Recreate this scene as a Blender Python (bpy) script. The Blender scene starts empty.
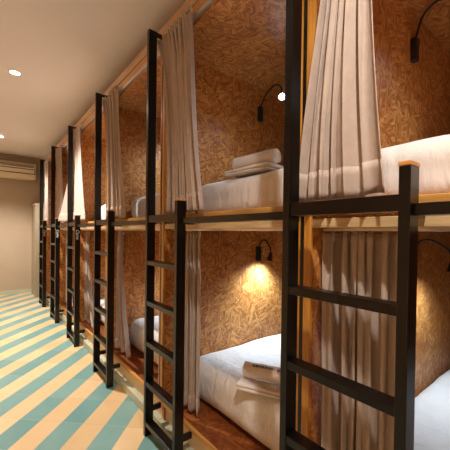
import bpy, bmesh, math, random
from mathutils import Vector, Matrix, noise

C = bpy.context.scene.collection
R = math.radians
PITCH, S0 = 1.048, 0.633            # bay pitch along the aisle (Y), first partition
NB = 6
CEIL, FARW = 2.62, 7.0
def sk(k): return S0 + PITCH * k

# ------------------------------------------------------------------ helpers
def box(bm, x0, x1, y0, y1, z0, z1):
    vs = [bm.verts.new((x, y, z)) for z in (z0, z1) for y in (y0, y1) for x in (x0, x1)]
    for f in ((0,2,3,1),(4,5,7,6),(0,1,5,4),(2,6,7,3),(0,4,6,2),(1,3,7,5)):
        bm.faces.new([vs[i] for i in f])

def boxes(*bs):
    bm = bmesh.new()
    for b in bs: box(bm, *b)
    return bm

def obj(name, bm, mat, parent=None, bevel=0, seg=2, smooth=False):
    bmesh.ops.recalc_face_normals(bm, faces=bm.faces[:])
    me = bpy.data.meshes.new(name); bm.to_mesh(me); bm.free()
    o = bpy.data.objects.new(name, me); C.objects.link(o)
    me.materials.append(mat)
    if smooth:
        for p in me.polygons: p.use_smooth = True
    if bevel:
        m = o.modifiers.new('Bevel', 'BEVEL'); m.width = bevel; m.segments = seg; m.limit_method = 'ANGLE'
    if parent is not None:
        o.parent = parent
        bpy_off = parent['_w'] if '_w' in parent else None
        if bpy_off is not None:          # geometry was written in world space
            me.transform(Matrix.Translation(-Vector(bpy_off)))
    return o

def thing(name, label, cat, loc, group=None):
    o = bpy.data.objects.new(name, None); C.objects.link(o)
    o.location = loc; o['label'] = label; o['category'] = cat
    o.empty_display_size = 0.1
    o['_w'] = list(loc)
    if group: o['group'] = group
    return o

def tag(o, label, cat, group=None):
    o['label'] = label; o['category'] = cat
    if group: o['group'] = group
    return o

def struct(name, bm, mat):
    o = obj(name, bm, mat); o['kind'] = 'structure'; return o

def tube(bm, pts, rad, n=10, caps=True):
    """tube through a list of Vectors; rad a number or a list"""
    rings = []
    up = Vector((0.31, 0.17, 0.93))
    for i, p in enumerate(pts):
        t = (pts[min(i+1, len(pts)-1)] - pts[max(i-1, 0)]).normalized()
        a = t.cross(up).normalized(); b = t.cross(a).normalized()
        r = rad[i] if isinstance(rad, (list, tuple)) else rad
        rings.append([bm.verts.new(p + (a*math.cos(2*math.pi*j/n) + b*math.sin(2*math.pi*j/n))*r) for j in range(n)])
    for i in range(len(rings)-1):
        for j in range(n):
            bm.faces.new((rings[i][j], rings[i][(j+1)%n], rings[i+1][(j+1)%n], rings[i+1][j]))
    if caps:
        bm.faces.new(rings[0][::-1]); bm.faces.new(rings[-1])

def lathe(bm, o, d, prof, n=20):
    """revolve (height, radius) pairs about the axis d; closed at both ends"""
    a = d.cross(Vector((0.31, 0.87, 0.13))).normalized(); b = d.cross(a).normalized()
    rings = [[bm.verts.new(o + d*h + (a*math.cos(2*math.pi*j/n) + b*math.sin(2*math.pi*j/n))*r) for j in range(n)] for h, r in prof]
    for p, q in zip(rings, rings[1:]):
        for j in range(n): bm.faces.new((p[j], p[(j+1)%n], q[(j+1)%n], q[j]))
    bm.faces.new(rings[0]); bm.faces.new(rings[-1])

def spline(ctrl, n=14):
    """Catmull-Rom through control points"""
    P = [Vector(c) for c in ctrl]
    P = [P[0]*2-P[1]] + P + [P[-1]*2-P[-2]]
    out = []
    for i in range(1, len(P)-2):
        for j in range(n):
            t = j/n
            a, b, c, d = P[i-1], P[i], P[i+1], P[i+2]
            out.append(0.5*((2*b) + (c-a)*t + (2*a-5*b+4*c-d)*t*t + (3*b-a-3*c+d)*t**3))
    out.append(P[-2].copy())
    return out

# ------------------------------------------------------------------ materials
def mat(name, col, rough=0.6, metal=0.0, spec=0.5):
    m = bpy.data.materials.new(name); m.use_nodes = True
    b = m.node_tree.nodes['Principled BSDF']
    b.inputs['Base Color'].default_value = (*col, 1)
    b.inputs['Roughness'].default_value = rough
    b.inputs['Metallic'].default_value = metal
    b.inputs['Specular IOR Level'].default_value = spec
    return m

class NT:
    def __init__(s, m): s.t = m.node_tree; s.b = s.t.nodes['Principled BSDF']
    def n(s, typ, **kw):
        x = s.t.nodes.new(typ)
        for k, v in kw.items():
            if k in x.inputs: x.inputs[k].default_value = v
            else: setattr(x, k, v)
        return x
    def l(s, a, b): s.t.links.new(a, b)
    def math(s, op, a, b=0.0):
        x = s.t.nodes.new('ShaderNodeMath'); x.operation = op
        for i, v in enumerate((a, b)):
            if hasattr(v, 'links'): s.l(v, x.inputs[i])
            else: x.inputs[i].default_value = v
        return x.outputs[0]
    def ramp(s, fac, stops):
        x = s.t.nodes.new('ShaderNodeValToRGB'); e = x.color_ramp.elements
        while len(e) < len(stops): e.new(0.5)
        for i, (p, c) in enumerate(stops): e[i].position = p; e[i].color = (*c, 1)
        s.l(fac, x.inputs[0]); return x.outputs[0]
    def mix(s, fac, a, b, blend='MIX'):
        x = s.t.nodes.new('ShaderNodeMix'); x.data_type = 'RGBA'; x.blend_type = blend
        for i, v in ((0, fac), (6, a), (7, b)):
            if hasattr(v, 'links'): s.l(v, x.inputs[i])
            elif i: x.inputs[i].default_value = (*v, 1)
            else: x.inputs[i].default_value = v
        return x.outputs[2]
    def bump(s, h, strength=0.3, dist=0.01):
        x = s.t.nodes.new('ShaderNodeBump'); x.inputs['Strength'].default_value = strength
        x.inputs['Distance'].default_value = dist
        s.l(h, x.inputs['Height']); s.l(x.outputs[0], s.b.inputs['Normal'])
    def pos(s): return s.n('ShaderNodeNewGeometry').outputs['Position']

def paint(name, col, amt=0.06):
    m = mat(name, col, 0.75); t = NT(m)
    nz = t.n('ShaderNodeTexNoise', Scale=1.3, Detail=4.0); t.l(t.pos(), nz.inputs['Vector'])
    c = t.ramp(nz.outputs['Fac'], [(0.3, tuple(x*(1-amt) for x in col)), (0.7, tuple(min(1, x*(1+amt)) for x in col))])
    t.l(c, t.b.inputs['Base Color'])
    n2 = t.n('ShaderNodeTexNoise', Scale=90.0, Detail=2.0); t.l(t.pos(), n2.inputs['Vector'])
    t.bump(n2.outputs['Fac'], 0.08, 0.002)
    return m

def osb(name, axis, k=(1, 1, 1)):
    """strand board: voronoi flakes, each with its own grain direction, in the plane whose normal is `axis`"""
    m = mat(name, (0.3, 0.14, 0.05), 0.42, spec=0.5); t = NT(m)
    p = t.pos()
    nv = t.n('ShaderNodeTexNoise', Scale=9.0, Detail=2.0); t.l(p, nv.inputs['Vector'])
    sub = t.n('ShaderNodeVectorMath', operation='SUBTRACT'); t.l(nv.outputs['Color'], sub.inputs[0]); sub.inputs[1].default_value = (.5,.5,.5)
    sc = t.n('ShaderNodeVectorMath', operation='SCALE'); t.l(sub.outputs[0], sc.inputs[0]); sc.inputs['Scale'].default_value = 0.022
    ad = t.n('ShaderNodeVectorMath', operation='ADD'); t.l(p, ad.inputs[0]); t.l(sc.outputs[0], ad.inputs[1])
    def strands(angle, off):
        rot = t.n('ShaderNodeVectorRotate', rotation_type='AXIS_ANGLE'); rot.inputs['Axis'].default_value = axis
        t.l(ad.outputs[0], rot.inputs['Vector']); rot.inputs['Angle'].default_value = angle
        st = t.n('ShaderNodeMapping'); t.l(rot.outputs[0], st.inputs['Vector'])
        st.inputs['Location'].default_value = (off, off*1.7, off*.6)
        st.inputs['Scale'].default_value = (19, 90, 90) if not axis[0] else (90, 19, 90)
        vo = t.n('ShaderNodeTexVoronoi', Scale=1.0, Randomness=1.0); t.l(st.outputs[0], vo.inputs['Vector'])
        ed = t.n('ShaderNodeTexVoronoi', Scale=1.0, Randomness=1.0, feature='DISTANCE_TO_EDGE'); t.l(st.outputs[0], ed.inputs['Vector'])
        sep = t.n('ShaderNodeSeparateColor'); t.l(vo.outputs['Color'], sep.inputs[0])
        gr = t.n('ShaderNodeMapping'); t.l(st.outputs[0], gr.inputs['Vector']); gr.inputs['Scale'].default_value = (1.2, 5, 5)
        gn = t.n('ShaderNodeTexNoise', Scale=1.0, Detail=2.0, Roughness=0.6); t.l(gr.outputs[0], gn.inputs['Vector'])
        v = t.math('ADD', t.math('MULTIPLY', sep.outputs[0], 0.42), t.math('MULTIPLY', gn.outputs['Fac'], 0.50))
        e = t.math('MULTIPLY', t.math('LESS_THAN', ed.outputs['Distance'], 0.04), 0.10)
        return t.math('SUBTRACT', v, e)
    pick = t.n('ShaderNodeTexVoronoi', Scale=26.0, Randomness=1.0); t.l(ad.outputs[0], pick.inputs['Vector'])
    ps = t.n('ShaderNodeSeparateColor'); t.l(pick.outputs['Color'], ps.inputs[0])
    va, vb, vc = strands(0.35, 0.0), strands(1.45, 2.3), strands(2.5, 5.1)
    m1 = t.math('GREATER_THAN', ps.outputs[0], 0.40); m2 = t.math('GREATER_THAN', ps.outputs[0], 0.72)
    def lerp(f, a, b): return t.math('ADD', a, t.math('MULTIPLY', f, t.math('SUBTRACT', b, a)))
    tone = lerp(m2, lerp(m1, va, vb), vc)
    col = t.ramp(tone, [(0.12, (0.19, 0.050, 0.012)), (0.30, (0.52, 0.19, 0.043)), (0.50, (0.72, 0.31, 0.08)), (0.72, (0.90, 0.52, 0.18))])
    big = t.n('ShaderNodeTexNoise', Scale=2.2, Detail=3.0); t.l(p, big.inputs['Vector'])
    bc = t.ramp(big.outputs['Fac'], [(0.3, (0.62, 0.55, 0.5)), (0.7, (1.0, 1.0, 1.0))])
    col = t.mix(1.0, t.mix(1.0, col, bc, 'MULTIPLY'), k, 'MULTIPLY')
    t.l(col, t.b.inputs['Base Color'])
    t.bump(tone, 0.35, 0.004)
    return m

def wood(name, col, axis_scale):
    m = mat(name, col, 0.38); t = NT(m)
    mp = t.n('ShaderNodeMapping'); mp.inputs['Scale'].default_value = axis_scale; t.l(t.pos(), mp.inputs['Vector'])
    nz = t.n('ShaderNodeTexNoise', Scale=1.0, Detail=5.0, Roughness=0.6); t.l(mp.outputs[0], nz.inputs['Vector'])
    c = t.ramp(nz.outputs['Fac'], [(0.3, tuple(x*0.62 for x in col)), (0.55, col), (0.75, tuple(min(1, x*1.2) for x in col))])
    t.l(c, t.b.inputs['Base Color']); t.bump(nz.outputs['Fac'], 0.1, 0.002)
    return m

def cloth(name, col, weave=700.0, wr=0.0, var=0.12):
    m = mat(name, col, 0.9, spec=0.2); t = NT(m)
    b = t.b
    b.inputs['Sheen Weight'].default_value = 0.15
    nz = t.n('ShaderNodeTexNoise', Scale=16.0, Detail=6.0, Roughness=0.7); t.l(t.pos(), nz.inputs['Vector'])
    c = t.ramp(nz.outputs['Fac'], [(0.3, tuple(x*(1-var) for x in col)), (0.7, tuple(min(1, x*(1+var*.6)) for x in col))])
    t.l(c, b.inputs['Base Color'])
    mp = t.n('ShaderNodeMapping'); mp.inputs['Scale'].default_value = (1, 1, 0.35); t.l(t.pos(), mp.inputs['Vector'])
    fine = t.n('ShaderNodeTexNoise', Scale=weave, Detail=1.0); t.l(t.pos(), fine.inputs['Vector'])
    w = t.n('ShaderNodeTexNoise', Scale=11.0, Detail=4.0, Roughness=0.55, Distortion=0.8); t.l(mp.outputs[0], w.inputs['Vector'])
    h = t.math('ADD', t.math('MULTIPLY', w.outputs['Fac'], wr), t.math('MULTIPLY', fine.outputs['Fac'], 0.04))
    t.bump(h, 0.5, 0.03)
    return m

def tiles():
    m = mat('striped_tile', (0.7, 0.6, 0.45), 0.3); t = NT(m)
    W, TL = 0.1405, 0.27
    ca, sa = math.cos(R(44.0)), math.sin(R(44.0))
    sep = t.n('ShaderNodeSeparateXYZ'); t.l(t.pos(), sep.inputs[0])
    a = t.math('ADD', t.math('MULTIPLY', sep.outputs[0], sa/TL), t.math('MULTIPLY', sep.outputs[1], ca/TL))      # along stripe
    c = t.math('ADD', t.math('MULTIPLY', sep.outputs[0], -ca/W), t.math('MULTIPLY', sep.outputs[1], sa/W))
    c = t.math('ADD', c, 40.0 + STRIPE_PHASE); a = t.math('ADD', a, 40.3)
    row = t.math('FLOOR', c); odd = t.math('MODULO', row, 2.0)
    fa = t.math('FRACT', a); fc = t.math('FRACT', c)
    ed = t.math('MINIMUM', t.math('MINIMUM', fa, t.math('SUBTRACT', 1.0, fa)), t.math('MINIMUM', fc, t.math('SUBTRACT', 1.0, fc)))
    grout = t.math('LESS_THAN', ed, 0.012)
    cv = t.n('ShaderNodeCombineXYZ'); t.l(t.math('FLOOR', a), cv.inputs[0]); t.l(row, cv.inputs[1])
    wn = t.n('ShaderNodeTexWhiteNoise'); t.l(cv.outputs[0], wn.inputs['Vector'])
    nz = t.n('ShaderNodeTexNoise', Scale=7.0, Detail=5.0); t.l(t.pos(), nz.inputs['Vector'])
    v = t.math('ADD', t.math('MULTIPLY', wn.outputs['Value'], 0.5), t.math('MULTIPLY', nz.outputs['Fac'], 0.5))
    teal = t.ramp(v, [(0.2, (0.14, 0.31, 0.31)), (0.8, (0.22, 0.40, 0.385))])
    cream = t.ramp(v, [(0.2, (0.68, 0.48, 0.255)), (0.8, (0.78, 0.58, 0.335))])
    col = t.mix(odd, teal, cream)
    col = t.mix(t.math('MULTIPLY', grout, 0.5), col, (0.45, 0.42, 0.33))
    t.l(col, t.b.inputs['Base Color'])
    t.l(t.math('ADD', t.math('MULTIPLY', nz.outputs['Fac'], 0.2), 0.22), t.b.inputs['Roughness'])
    t.bump(t.math('MULTIPLY', grout, -1.0), 0.2, 0.002)
    return m

STRIPE_PHASE = 0.54
def emit(name, col, s):
    m = bpy.data.materials.new(name); m.use_nodes = True
    b = m.node_tree.nodes['Principled BSDF']
    b.inputs['Base Color'].default_value = (0.8, 0.8, 0.8, 1)
    b.inputs['Emission Color'].default_value = (*col, 1); b.inputs['Emission Strength'].default_value = s
    return m

M_ceil = paint('ceiling_paint', (0.90, 0.85, 0.86), 0.02)
M_wall = paint('wall_paint', (0.48, 0.39, 0.29))
M_low = paint('low_wall_paint', (0.36, 0.31, 0.22))
M_bounce_wall = paint('orange_bounce_paint', (0.90, 0.52, 0.25))  # unseen walls, coloured orange to throw warm bounce light into the bunks
M_tile = tiles()
M_osb_y = osb('strand_board_upright', (0, 1, 0))
M_osb_z = osb('strand_board_flat', (0, 0, 1))
M_deck = osb('dark_strand_board', (0, 0, 1), (0.42, 0.27, 0.18))  # same board tinted darker and redder for the lower deck
M_osb_x = osb('strand_board_back', (1, 0, 0))
M_pine_y = wood('pine_along', (0.66, 0.33, 0.085), (60, 4, 60))
M_pine_z = wood('pine_upright', (0.60, 0.27, 0.045), (60, 60, 4))
M_fasc = wood('fascia_wood', (0.62, 0.40, 0.24), (30, 3, 30))
M_lip = wood('pale_lip', (0.70, 0.50, 0.27), (50, 4, 50))
M_black = mat('black_steel', (0.003, 0.0026, 0.0026), 0.28, spec=0.42)
M_rubber = mat('black_plastic', (0.012, 0.013, 0.016), 0.45)
M_alu = mat('aluminium_track', (0.62, 0.60, 0.58), 0.35, 0.9)
M_curt = cloth('linen_curtain', (0.50, 0.40, 0.34), wr=0.5)
M_tape = cloth('curtain_tape', (0.78, 0.76, 0.72))
M_sheet = cloth('white_sheet', (0.80, 0.775, 0.75), wr=1.3, var=0.03)
M_towel = cloth('white_towel', (0.80, 0.74, 0.70), weave=350.0, wr=0.3, var=0.04)
M_ink = mat('dark_print', (0.02, 0.02, 0.03), 0.8)
M_plinth = paint('plinth_board', (0.70, 0.56, 0.38))
M_curb = paint('curb_tile', (0.50, 0.53, 0.40))
M_white = mat('white_lettering', (0.8, 0.8, 0.78), 0.6)
M_ac = mat('cream_plastic', (0.80, 0.68, 0.50), 0.4)
M_dark = mat('dark_slot', (0.03, 0.022, 0.016), 0.6)
M_ring = mat('lamp_trim', (0.75, 0.7, 0.62), 0.4)
M_down = emit('downlight_glow', (1.0, 0.86, 0.66), 60.0)
M_led = emit('reading_led', (0.85, 0.93, 1.0), 60.0)

# ------------------------------------------------------------------ setting
LX, BK = -0.95, -3.2
struct('floor', boxes((LX-.1, 3.1, BK-.1, FARW+.1, -0.1, 0)), M_tile)
struct('ceiling', boxes((LX-.1, 3.1, BK-.1, FARW+.1, CEIL, CEIL+.1)), M_ceil)
struct('wall_far', boxes((LX-.1, 3.1, FARW, FARW+.1, 0, CEIL)), M_wall)
struct('wall_left', boxes((LX-.1, LX, BK, FARW, 0, CEIL)), M_bounce_wall)
struct('wall_back', boxes((LX-.1, 3.1, BK-.1, BK, 0, CEIL)), M_bounce_wall)
struct('wall_right', boxes((3.0, 3.1, BK, FARW, 0, CEIL)), M_wall)
NEAR = sk(-1) - 0.03
struct('wall_near_end', boxes((0.88, 2.95, NEAR-.12, NEAR, 0, CEIL)), M_wall)
struct('baseboard_far', boxes((LX, 0.77, FARW-.015, FARW, 0, 0.075)), M_curb)
struct('baseboard_left', boxes((LX, LX+.015, BK, FARW-.015, 0, 0.075)), M_curb)
struct('wall_low', boxes((0.77, 1.6, 6.45, FARW, 0, 1.67)), M_low)
struct('trim_1', boxes((0.76, 1.6, 6.445, FARW, 1.67, 1.695)), M_wall)

# ------------------------------------------------------------------ bunks
ORD = ['first', 'second', 'third', 'fourth', 'fifth', 'sixth']
D0, D1 = 0.86, 2.92       # front and back of the bunk row
def bunk(k):
    s = sk(k); a, b = s - PITCH + 0.015, s - 0.015      # clear bay between partitions
    lab = 'strand board double bunk compartment beside the %s black ladder of the row' % ORD[k]
    t = thing('bunk_bed', lab, 'bunk bed', (D0, s - PITCH/2, 0), 'bunk compartments along the aisle')
    e0, e1 = (a-.0003 if k else a-.03), s + .0142
    obj('partition_panel', boxes((D0+.012, D1, b, s+.0145, 0, 2.44)), M_osb_y, t)
    if k == 0:
        obj('partition_panel', boxes((D0+.012, D1, a-.03, a, 0, 2.44)), M_osb_y, t)
    obj('back_panel', boxes((D1-.02, D1, a, b, 0, 2.44)), M_osb_x, t)
    obj('lower_deck', boxes((D0+.0205, D1-.02, a, b, 0.145, 0.17)), M_deck, t)
    obj('upper_deck', boxes((D0+.02, D1-.02, a, b, 1.228, 1.285)), M_osb_z, t)
    obj('roof_panel', boxes((D0+.02, D1-.02, a, b, 2.30, 2.32)), M_osb_z, t)
    obj('deck_edge', boxes((D0, D0+.02, e0, e1, 0.156, 0.178)), M_pine_y, t, .003)
    obj('deck_edge', boxes((D0, D0+.02, a, b, 1.272, 1.303)), M_pine_y, t, .003)
    obj('deck_lip', boxes((D0, D0+.02, a, b, 1.222, 1.252)), M_lip, t, .002)
    obj('plinth', boxes((D0+.022, D0+.045, e0, e1, 0.06, 0.1445)), M_plinth, t)
    obj('plinth_curb', boxes((D0-.015, D0+.045, e0, e1, 0.0005, 0.06)), M_curb, t, .004)
    obj('fascia', boxes((D0, D0+.02, e0, e1, 2.388, 2.45)), M_fasc, t)
    obj('fascia_seam', boxes((D0+.004, D0+.02, e0, e1, 2.380, 2.388)), M_dark, t)
    obj('head_rail', boxes((D0, D0+.02, e0, e1, 2.336, 2.380)), M_pine_y, t, .002)
    obj('curtain_track', boxes((D0, D0+.02, a+.035, b-.002, 2.312, 2.3355)), M_alu, t, .002)
    obj('curtain_track', boxes((D0+.035, D0+.055, a+.02, b-.02, 1.212, 1.227)), M_alu, t, .002)
    # upright boards at the partition edges: pine in front, black strip and thin pine on the far bay's side
    obj('jamb', boxes((D0-.004, D0+.0115, s-.014, s+.0135, 0.18, 2.3355)), M_pine_z, t, .002)
    obj('corner_strip', boxes((D0-.004, D0+.012, a-.0002, a+.012, 0.18, 2.3355)), M_black, t)
    obj('jamb_strip', boxes((D0-.004, D0+.012, a+.0125, a+.023, 0.18, 2.3355)), M_pine_z, t)
    return t
for k in range(NB): bunk(k)

# ------------------------------------------------------------------ ladders
RUNGS = [1.037, 0.80, 0.5625, 0.325, 0.088]
LA, LB = 0.755, 0.806     # ladder rail depth (aisle side, bunk side)
def ladder(k):
    s = sk(k); y1 = s + 0.021; y0 = y1 - 0.026        # tall rail
    q0 = s - 0.352; q1 = q0 + 0.026                   # short rail
    extra = '' if k < 3 else ', white lettering on its short rail'
    t = thing('ladder', '%s black metal bunk ladder counted from the near end%s' % (ORD[k].capitalize(), extra),
              'ladder', (LA, s, 0), 'black ladders along the bunks')
    obj('tall_rail', boxes((LA, LB, y0, y1, 0.0, 2.378)), M_black, t, .002)
    sr = obj('short_rail', boxes((LA, LB, q0, q1, 0.0, 1.360)), M_black, t, .002)
    obj('rail_cap', boxes((LA-.001, LB+.001, q0-.001, q1+.001, 1.360, 1.371)), M_pine_y, sr, .002)
    sr.children[0].matrix_parent_inverse = Matrix()
    sr.children[0].data.transform(Matrix.Translation(-Vector(t['_w'])))
    obj('top_rung', boxes((LA+.006, LB-.006, q1, y0, 1.257, 1.297)), M_black, t, .002)
    for z in RUNGS:
        obj('rung', boxes((LA+.002, LB-.002, q1, y0, z-.026, z)), M_black, t, .002)
    obj('wall_bracket', boxes((LB, D0-.001, y0+.003, y1-.003, 2.358, 2.377)), M_black, t, .002)
    obj('foot_bracket', boxes((LB, D0-.001, q0+.003, q1-.003, 0.135, 0.165)), M_black, t, .002)
    obj('foot_bracket', boxes((LB, D0-.001, y0+.003, y1-.003, 0.135, 0.165)), M_black, t, .002)
    obj('rail_bracket', boxes((LB, D0-.001, q0+.003, q1-.003, 1.243, 1.279)), M_black, t, .002)
    # guard bar from the short rail to the next tall rail
    g0 = s - PITCH + 0.021 if k else sk(-1) + 0.021
    obj('guard_bar', boxes((LA+.02, LB+.02, g0+.0005, q0-.0005, 1.247, 1.275)), M_black, t, .002)
    if k >= 3:
        cu = bpy.data.curves.new('lettering', 'FONT'); cu.body = 'Cama'; cu.size = 0.044; cu.extrude = 0.0008
        cu.shear = 0.35
        tmp = bpy.data.objects.new('lettering', cu); C.objects.link(tmp)
        bpy.context.view_layer.update()
        me = bpy.data.meshes.new_from_object(tmp.evaluated_get(bpy.context.evaluated_depsgraph_get()))
        bpy.data.objects.remove(tmp)
        # text x -> down (-Z), text up -> +X, facing the near end of the aisle (-Y)
        me.transform(Matrix(((0,1,0,0),(0,0,-1,0),(-1,0,0,0),(0,0,0,1))))
        xs = [v.co.x for v in me.vertices]; mid = (min(xs)+max(xs))/2
        o = bpy.data.objects.new('lettering', me); C.objects.link(o); me.materials.append(M_white)
        o.parent = t
        o.location = Vector(((LA+LB)/2 - mid, q0 - .0010, 1.222)) - Vector(t['_w'])
        o['label'] = 'white lettering running down the short rail'
    return t
for k in range(NB): ladder(k)

# ------------------------------------------------------------------ mattresses and towels
def soft_box(x0, x1, y0, y1, z0, z1, r, seed, n=(60, 36, 14)):
    """rounded pad with a slightly uneven surface"""
    bm = bmesh.new()
    cx, cy, cz = (x0+x1)/2, (y0+y1)/2, (z0+z1)/2
    hx, hy, hz = (x1-x0)/2, (y1-y0)/2, (z1-z0)/2
    bmesh.ops.create_cube(bm, size=2.0)
    def cut(ax, m):
        es = [e for e in bm.edges if abs((e.verts[0].co-e.verts[1].co)[ax]) > 1e-4]
        bmesh.ops.subdivide_edges(bm, edges=es, cuts=m-1, use_grid_fill=True)
    for ax in range(3): cut(ax, n[ax])
    for v in bm.verts:
        p = Vector((v.co.x*hx, v.co.y*hy, v.co.z*hz))
        rz = min(r, hz*0.98)
        q = Vector((max(-hx+r, min(hx-r, p.x)), max(-hy+r, min(hy-r, p.y)), max(-hz+rz, min(hz-rz, p.z))))
        d = p - q
        if d.length > 1e-6: p = q + d.normalized()*min(r, max(d.length, 0)) if d.length > r else p
        nz = (noise.noise(Vector((p.x*3+seed, p.y*3, p.z*3))) * 0.012 + noise.noise(Vector((p.x*9+seed, p.y*7, p.z*16))) * 0.005)
        nrm = Vector((p.x/hx, p.y/hy, p.z/hz)); nrm = Vector([c**5 for c in nrm])
        if nrm.length > 1e-6 and p.z > -hz*0.95: p += nrm.normalized()*nz
        v.co = p + Vector((cx, cy, cz))
        v.co.z = max(v.co.z, z0)
    return bm

def mattress(k, up):
    s = sk(k); z0 = 1.2855 if up else 0.1705
    y1, y0 = s - 0.026, s - 0.95
    w = 'upper' if up else 'lower'
    extra = ''
    if k == 1: extra = ', with a rolled towel on its foot end'
    o = obj('mattress', soft_box(1.04, 2.86, y0, y1, z0, z0 + (0.225 if up else 0.25), 0.08, k*3.1+up*7), M_sheet, None, smooth=True)
    tag(o, 'white sheeted %s mattress in the %s compartment%s' % (w, ORD[k], extra), 'mattress', 'mattresses in the bunks')
for k in range(NB):
    for up in (0, 1): mattress(k, up)

def towel_set(x, y, z, rz, where, group):
    M = Matrix.Translation((x, y, z)) @ Matrix.Rotation(rz, 4, 'Z')
    # folded bath towel: three soft layers
    t = thing('folded_towel', 'folded white bath towel under the rolled towel on the %s bunk' % where, 'towel', (x, y, z), group)
    for i in range(2):
        bm = soft_box(-0.105+i*.006, 0.12-i*.004, -0.155, 0.155+i*.004, 0.0005+i*0.0145, 0.015+i*0.0145, 0.007, i*2.3+z, (12, 20, 4))
        bm.transform(M @ Matrix.Translation((0, 0, 0)))
        obj('towel_layer', bm, M_towel, t, smooth=True)
    # rolled hand towel: spiral sheet
    r = thing('rolled_towel', 'rolled white towel lying on the folded towel on the %s bunk' % where, 'towel', (x, y, z+.034), group)
    bm = bmesh.new(); N, L = 110, 0.285
    prof = []
    for i in range(N+1):
        a = i/N*2*math.pi*4.25; rad = 0.007 + 0.031*i/N
        prof.append((rad*math.cos(-a+0.9), rad*math.sin(-a+0.9), rad))
    cols = []
    for j in range(15):
        yy = -L/2 + L*j/14
        sq = 1.0 - 0.04*abs(noise.noise(Vector((yy*9, z, 1))))
        cols.append([bm.verts.new((p[0]*sq-0.02, yy, p[1]*sq+0.0745)) for p in prof])
    for j in range(14):
        for i in range(N): bm.faces.new((cols[j][i], cols[j][i+1], cols[j+1][i+1], cols[j+1][i]))
    bm.transform(M)
    o = obj('towel_sheet', bm, M_towel, r, smooth=True)
    md = o.modifiers.new('Solidify', 'SOLIDIFY'); md.thickness = 0.006; md.offset = 0
    # printed mark along the top of the roll
    rnd = random.Random(5); bm = bmesh.new(); yy = -0.13
    while yy < 0.09:
        w = rnd.uniform(.008, .014)
        for (a0, a1, u0, u1) in ((0,1,0,.25), (0,1,.75,1), (rnd.choice((0,.4)), rnd.choice((.6,1)), .3, .7)):
            vs = []
            for uu, aa in ((u0,a0), (u1,a0), (u1,a1), (u0,a1)):
                ang = R(108 + 20*aa)
                vs.append(bm.verts.new((0.0397*math.cos(ang)-0.02, yy + w*uu, 0.0397*math.sin(ang)+0.0745)))
            bm.faces.new(vs)
        yy += w + .005
    bm.transform(M)
    obj('printed_mark', bm, M_ink, r)['label'] = 'dark printed marks along the roll'
towel_set(1.155, 1.05, 0.4235, R(27), 'lower second', 'towels on the second compartment beds')
towel_set(1.16, 1.185, 1.5135, R(4), 'upper second', 'towels on the second compartment beds')

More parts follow.
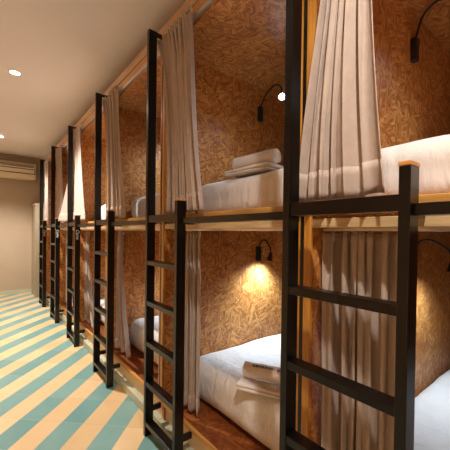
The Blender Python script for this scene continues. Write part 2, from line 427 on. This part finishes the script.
# ------------------------------------------------------------------ curtains
def curtain(k, up, top, bot, zt, zb, lat, n, amp, seed, label, flare=None, bulge=0.0):
    """top/bot: (far edge, near edge) distance from the partition towards the camera"""
    s = sk(k); NU, NV = 150, 46
    rnd = random.Random(seed)
    ph = [rnd.uniform(0, 6.28) for _ in range(6)]
    grid = []
    lo, hi = (0.809, 0.854) if up else (0.884, 1.02)
    t = thing('curtain', label, 'curtain', (lat, s-0.2, zt), 'linen curtains on the bunk openings')
    bm = bmesh.new()
    for j in range(NV+1):
        v = j/NV; row = []
        e = v*v*(3-2*v)
        eq = 1-(1-v)**4 if bot[0] > top[0] else e
        a0 = s - (top[0]*(1-eq) + bot[0]*eq); a1 = s - (top[1]*(1-v*v) + bot[1]*v*v)
        for i in range(NU+1):
            u = i/NU
            w = u + 0.035*math.sin(6.28*1.4*u+ph[0]) + 0.014*math.sin(6.28*3.1*u+ph[1]+v*1.6)
            arg = 2*math.pi*n*w
            pin = math.sin(arg); pin = math.copysign(abs(pin)**0.75, pin)
            loose = math.sin(arg*0.5+ph[2]) * 0.55 + math.sin(arg + 0.5*math.sin(v*3+ph[3])) * 0.6 + 0.35*math.sin(arg*1.5 + ph[4] + v*2.0)
            b = min(1.0, v/0.28); b = b*b*(3-2*b)
            hd = max(0.0, 1-v/0.07)
            irr = 0.75 + 0.55*noise.noise(Vector((u*n*0.8, seed*3.3, v*0.7)))
            off = amp*irr*((1-b)*pin*0.85*(1-0.25*hd) + b*loose*(0.85+0.35*v))
            sway = 0.008*math.sin(v*4+ph[5]+u*3)*v
            if flare: lt = lat + flare(u, v)
            else: lt = lat
            x = lt + off + bulge*math.sin(math.pi*v)
            if not (flare and up):
                mid, half = (lo+hi)/2, (hi-lo)/2
                x = mid + half*math.tanh((x-mid)/half)
            else: x = max(min(hi, x), 0.8125 if u > 0.4 else 0.0)
            y = a0*(1-u) + a1*u + sway + amp*0.55*math.cos(arg)*(1-0.5*v)*min(1.0, 5*u, 5*(1-u))
            z = zt*(1-v) + zb*v + 0.004*math.sin(arg*0.5+1)*(1-v)*0 + (0.012*noise.noise(Vector((u*4, seed, 0))) * v)
            if v < .015: z += 0.008*max(0, -pin)
            row.append(bm.verts.new((x, y, z)))
        grid.append(row)
    for j in range(NV):
        for i in range(NU): bm.faces.new((grid[j][i], grid[j][i+1], grid[j+1][i+1], grid[j+1][i]))
    tape = bmesh.new()
    g2 = []
    for j in range(2):
        g2.append([tape.verts.new(grid[j][i].co + Vector((0.004, 0, 0.003 if j == 0 else 0))) for i in range(NU+1)])
    for i in range(NU): tape.faces.new((g2[0][i], g2[0][i+1], g2[1][i+1], g2[1][i]))
    hem = bmesh.new(); h0 = NV - max(2, round(0.085/(zt-zb)*NV))
    g3 = [[hem.verts.new(grid[q][i].co + Vector((-0.0028, 0, 0))) for i in range(NU+1)] for q in range(h0, NV+1)]
    for q in range(len(g3)-1):
        for i in range(NU): hem.faces.new((g3[q][i], g3[q][i+1], g3[q+1][i+1], g3[q+1][i]))
    h = obj('hem', hem, M_curt, t, smooth=True)
    md = h.modifiers.new('Solidify', 'SOLIDIFY'); md.thickness = 0.002; md.offset = 0
    d = obj('heading_tape', tape, M_tape, t, smooth=True)
    md = d.modifiers.new('Solidify', 'SOLIDIFY'); md.thickness = 0.002; md.offset = 0
    c = obj('drape', bm, M_curt, t, smooth=True)
    md = c.modifiers.new('Solidify', 'SOLIDIFY'); md.thickness = 0.0025; md.offset = 0
    d['label'] = 'white tape along the top of the curtain'

LATU, LATL = 0.832, 0.945
def lab(k, up, what): return 'taupe %s curtain of the %s compartment, %s' % ('upper' if up else 'lower', ORD[k], what)
ZU, BU, ZL, BL = 2.345, 1.309, 1.199, 0.190
def fl0(u, v): return -0.042*max(0.0, 1 - u/0.2)
curtain(0, 1, (0.10, 0.215), (0.0, 0.262), ZU, BU, LATU, 6, 0.029, 11, lab(0, 1, 'hanging gathered in long folds'))
curtain(0, 0, (0.027, 0.29), (0.027, 0.318), ZL, BL, LATL, 8, 0.030, 12, lab(0, 0, 'pinch pleated and striped by ladder shadows'), flare=fl0)
curtain(1, 1, (-0.055, 0.345), (0.105, 0.475), ZU, BU, LATU, 8, 0.028, 13, lab(1, 1, 'swept towards the towels'))
curtain(1, 0, (0.04, 0.285), (0.04, 0.295), ZL, BL, LATL, 6, 0.028, 14, lab(1, 0, 'falling behind the second ladder'))
curtain(2, 1, (-0.06, 0.305), (0.09, 0.47), ZU, BU, LATU, 7, 0.026, 15, lab(2, 1, 'hanging straight'))
curtain(2, 0, (0.045, 0.13), (0.045, 0.335), ZL, BL, LATL, 5, 0.026, 16, lab(2, 0, 'widening to the deck'))
def fl3(u, v): return -0.125 * v**2 * max(0.0, 1 - u/0.42)
curtain(3, 1, (-0.06, 0.21), (-0.24, 0.44), ZU, BU+.006, LATU, 7, 0.016, 17, lab(3, 1, 'flared wide around the tall rail'), flare=fl3)
curtain(3, 0, (0.045, 0.13), (0.045, 0.42), ZL, BL, LATL, 5, 0.026, 18, lab(3, 0, 'bellying out to the near side'))
curtain(4, 1, (-0.06, 0.27), (0.02, 0.45), ZU, BU, LATU, 7, 0.026, 19, lab(4, 1, 'loose and drooping'))
curtain(4, 0, (0.045, 0.13), (0.045, 0.36), ZL, BL, LATL, 5, 0.026, 20, lab(4, 0, 'loosely bunched'))
curtain(5, 1, (-0.05, 0.32), (0.02, 0.37), ZU, BU, LATU, 7, 0.026, 21, lab(5, 1, 'beside the far wall'))
curtain(5, 0, (0.045, 0.10), (0.045, 0.25), ZL, BL, LATL, 5, 0.026, 22, lab(5, 0, 'beside the far wall'))

# ------------------------------------------------------------------ reading lamps
def reading_lamp(k, up, ctrl, aim, energy, cone=150):
    """ctrl: neck control points relative to the top of the base box (x deeper, -y out from the partition)"""
    s = sk(k); X = 1.64; Yw = s - 0.015
    zc = 2.10 if up else 1.05
    t = thing('reading_lamp', 'black gooseneck reading lamp on the %s partition of the %s compartment' % ('upper' if up else 'lower', ORD[k]),
              'lamp', (X, Yw, zc), 'black reading lamps in the bunks')
    obj('base', boxes((X-.019, X+.019, Yw-.03, Yw-.0005, zc-.055, zc+.055)), M_rubber, t, .006, 3)
    top = Vector((X, Yw-.018, zc+.052))
    P = spline([top + Vector(c) for c in ctrl])
    bm = bmesh.new(); tube(bm, P, 0.0055, 10); obj('gooseneck', bm, M_rubber, t, smooth=True)
    end = P[-1]; d = Vector(aim).normalized()
    bm = bmesh.new()
    lathe(bm, end, d, [(-.012, .007), (-.004, .012), (.012, .015), (.042, .022), (.050, .0228), (.050, .0215), (.020, .0150)])
    obj('lamp_head', bm, M_rubber, t, smooth=False)
    bm = bmesh.new()
    lathe(bm, end, d, [(.0203, .0135), (.0225, .012)])
    obj('led', bm, M_led, t)['label'] = 'glowing white light disc'
    L = bpy.data.lights.new('reading_light', 'SPOT'); L.energy = energy*0.8; L.color = (0.68, 0.85, 1.0)
    L.spot_size = R(cone); L.spot_blend = 1.0; L.shadow_soft_size = 0.009
    lo = bpy.data.objects.new('reading_light', L); C.objects.link(lo)
    lo.location = end + d*.034
    lo.rotation_euler = d.to_track_quat('-Z', 'Y').to_euler()
    lo.parent = t; lo.location -= Vector(t['_w'])

UPN = [(0,0,0), (0.02,-.03,.085), (0.02,-.11,.125), (0.0,-.19,.085), (-.012,-.215,.02)]
LON = [(0,0,0), (.006,-.02,.04), (.018,-.052,.05), (.030,-.086,-.005), (.032,-.092,-.05)]
LO0 = [(0,0,0), (.01,-.02,.06), (.03,-.07,.078), (.09,-.125,.03), (.11,-.14,-.02)]
reading_lamp(1, 1, UPN, (-.6, -.55, -.8), 11)
reading_lamp(1, 0, LON, (-.12, .10, -1), 13, 150)
reading_lamp(0, 1, [(0,0,0), (.005,-.03,.10), (.0,-.10,.132), (.02,-.19,.11), (.03,-.23,.04)], (-.3, -.3, -1), 4)
reading_lamp(0, 0, LO0, (.0, .05, -1), 8)
for k in range(2, NB):
    reading_lamp(k, 1, UPN, (-.3, .1, -1), 9)
    reading_lamp(k, 0, LON, (-.12, .10, -1), 13, 150)

# ------------------------------------------------------------------ ceiling lamps
DL = [(0.232, 3.35, 'over the aisle, the larger of the two in view'), (0.22, 5.75, 'in front of the far wall, small and half in view'), (0.29, 0.0, 'above the near end of the row'), (0.22, -2.2, 'by the back wall, unseen, added for ambient fill')]  # last lamp is unseen, added to lift the ambient light
for x, y, w in DL:
    t = thing('downlight', 'small round glowing ceiling spotlight ' + w, 'ceiling light', (x, y, CEIL), 'ceiling spotlights')
    bm = bmesh.new()
    prev = None; rings = []
    for r_, z_ in ((.035, -.0), (.035, -.004), (.048, -.006), (.052, -.0)):
        rings.append([bm.verts.new((x + r_*math.cos(2*math.pi*i/32), y + r_*math.sin(2*math.pi*i/32), CEIL - .0005 + z_)) for i in range(32)])
    for a, b in zip(rings, rings[1:]):
        for i in range(32): bm.faces.new((a[i], a[(i+1)%32], b[(i+1)%32], b[i]))
    obj('trim_ring', bm, M_ring, t, smooth=True)
    bm = bmesh.new(); bm.faces.new([bm.verts.new((x + .0345*math.cos(2*math.pi*i/32), y + .0345*math.sin(2*math.pi*i/32), CEIL-.003)) for i in range(31, -1, -1)])
    obj('glowing_disc', bm, M_down, t)
    L = bpy.data.lights.new('spot_light', 'SPOT'); L.energy = 46 if abs(y) < 1 else 112 if y > 0 else 70; L.color = (1.0, 0.91, 0.81)
    L.spot_size = R(132 if abs(y) < 1 else 114); L.spot_blend = 0.7; L.shadow_soft_size = 0.03
    lo = bpy.data.objects.new('spot_light', L); C.objects.link(lo); lo.location = (0, 0, -.012); lo.parent = t

# ------------------------------------------------------------------ air conditioner on the far wall
AX0, AX1, AY = -0.15, 0.815, FARW - 0.20
t = thing('mounted_air_conditioner', 'cream wall air conditioner mounted high on the far wall', 'air conditioner', (0.33, FARW, 2.17))
obj('housing', boxes((AX0, AX1, AY, FARW-.0005, 2.17, 2.46)), M_ac, t, .02, 3)
obj('top_grille', boxes(*[(AX0+.03, AX1-.03, AY-.003+.001*i, AY+.02, 2.385+.014*i, 2.392+.014*i) for i in range(5)]), M_dark, t)
obj('front_flap', boxes((AX0+.02, AX1-.03, AY-.008, AY+.01, 2.275, 2.345)), M_ac, t, .004)
obj('flap_seam', boxes((AX0+.01, AX1-.02, AY-.004, AY+.01, 2.262, 2.275), (AX0+.01, AX1-.02, AY-.004, AY+.01, 2.345, 2.358), (AX1-.03, AX1-.02, AY-.004, AY+.01, 2.275, 2.345)), M_dark, t)

# ------------------------------------------------------------------ camera and render look
cam = bpy.data.cameras.new('camera'); co = bpy.data.objects.new('camera', cam); C.objects.link(co)
cam.sensor_width = 36; cam.lens = 306.33/450*36; cam.clip_start = 0.02
cam.shift_y = 11.73/450
yaw, pit, rol = .6724, -.0111, .0129
F = Vector((math.sin(yaw), math.cos(yaw), 0)); Rt = Vector((math.cos(yaw), -math.sin(yaw), 0)); Up = Vector((0, 0, 1))
F2 = F*math.cos(pit) + Up*math.sin(pit); U2 = Up*math.cos(pit) - F*math.sin(pit)
R3 = Rt*math.cos(rol) + U2*math.sin(rol); U3 = U2*math.cos(rol) - Rt*math.sin(rol)
m3 = Matrix((R3, U3, -F2)).transposed()
co.matrix_world = Matrix.Translation((0, 0, 1.2)) @ m3.to_4x4()
sc = bpy.context.scene; sc.camera = co
w = bpy.data.worlds.new('world'); sc.world = w; w.use_nodes = True
w.node_tree.nodes['Background'].inputs[0].default_value = (1.0, 0.93, 0.90, 1)
w.node_tree.nodes['Background'].inputs[1].default_value = 1.0
vs = sc.view_settings
vs.view_transform = 'Standard'; vs.look = 'None'; vs.gamma = 1; vs.use_curve_mapping = False
vs.exposure = 1.52
sc.cycles.use_denoising = True
sc.cycles.sample_clamp_indirect = 4.0

for o in list(bpy.data.objects):
    if '_w' in o: del o['_w']
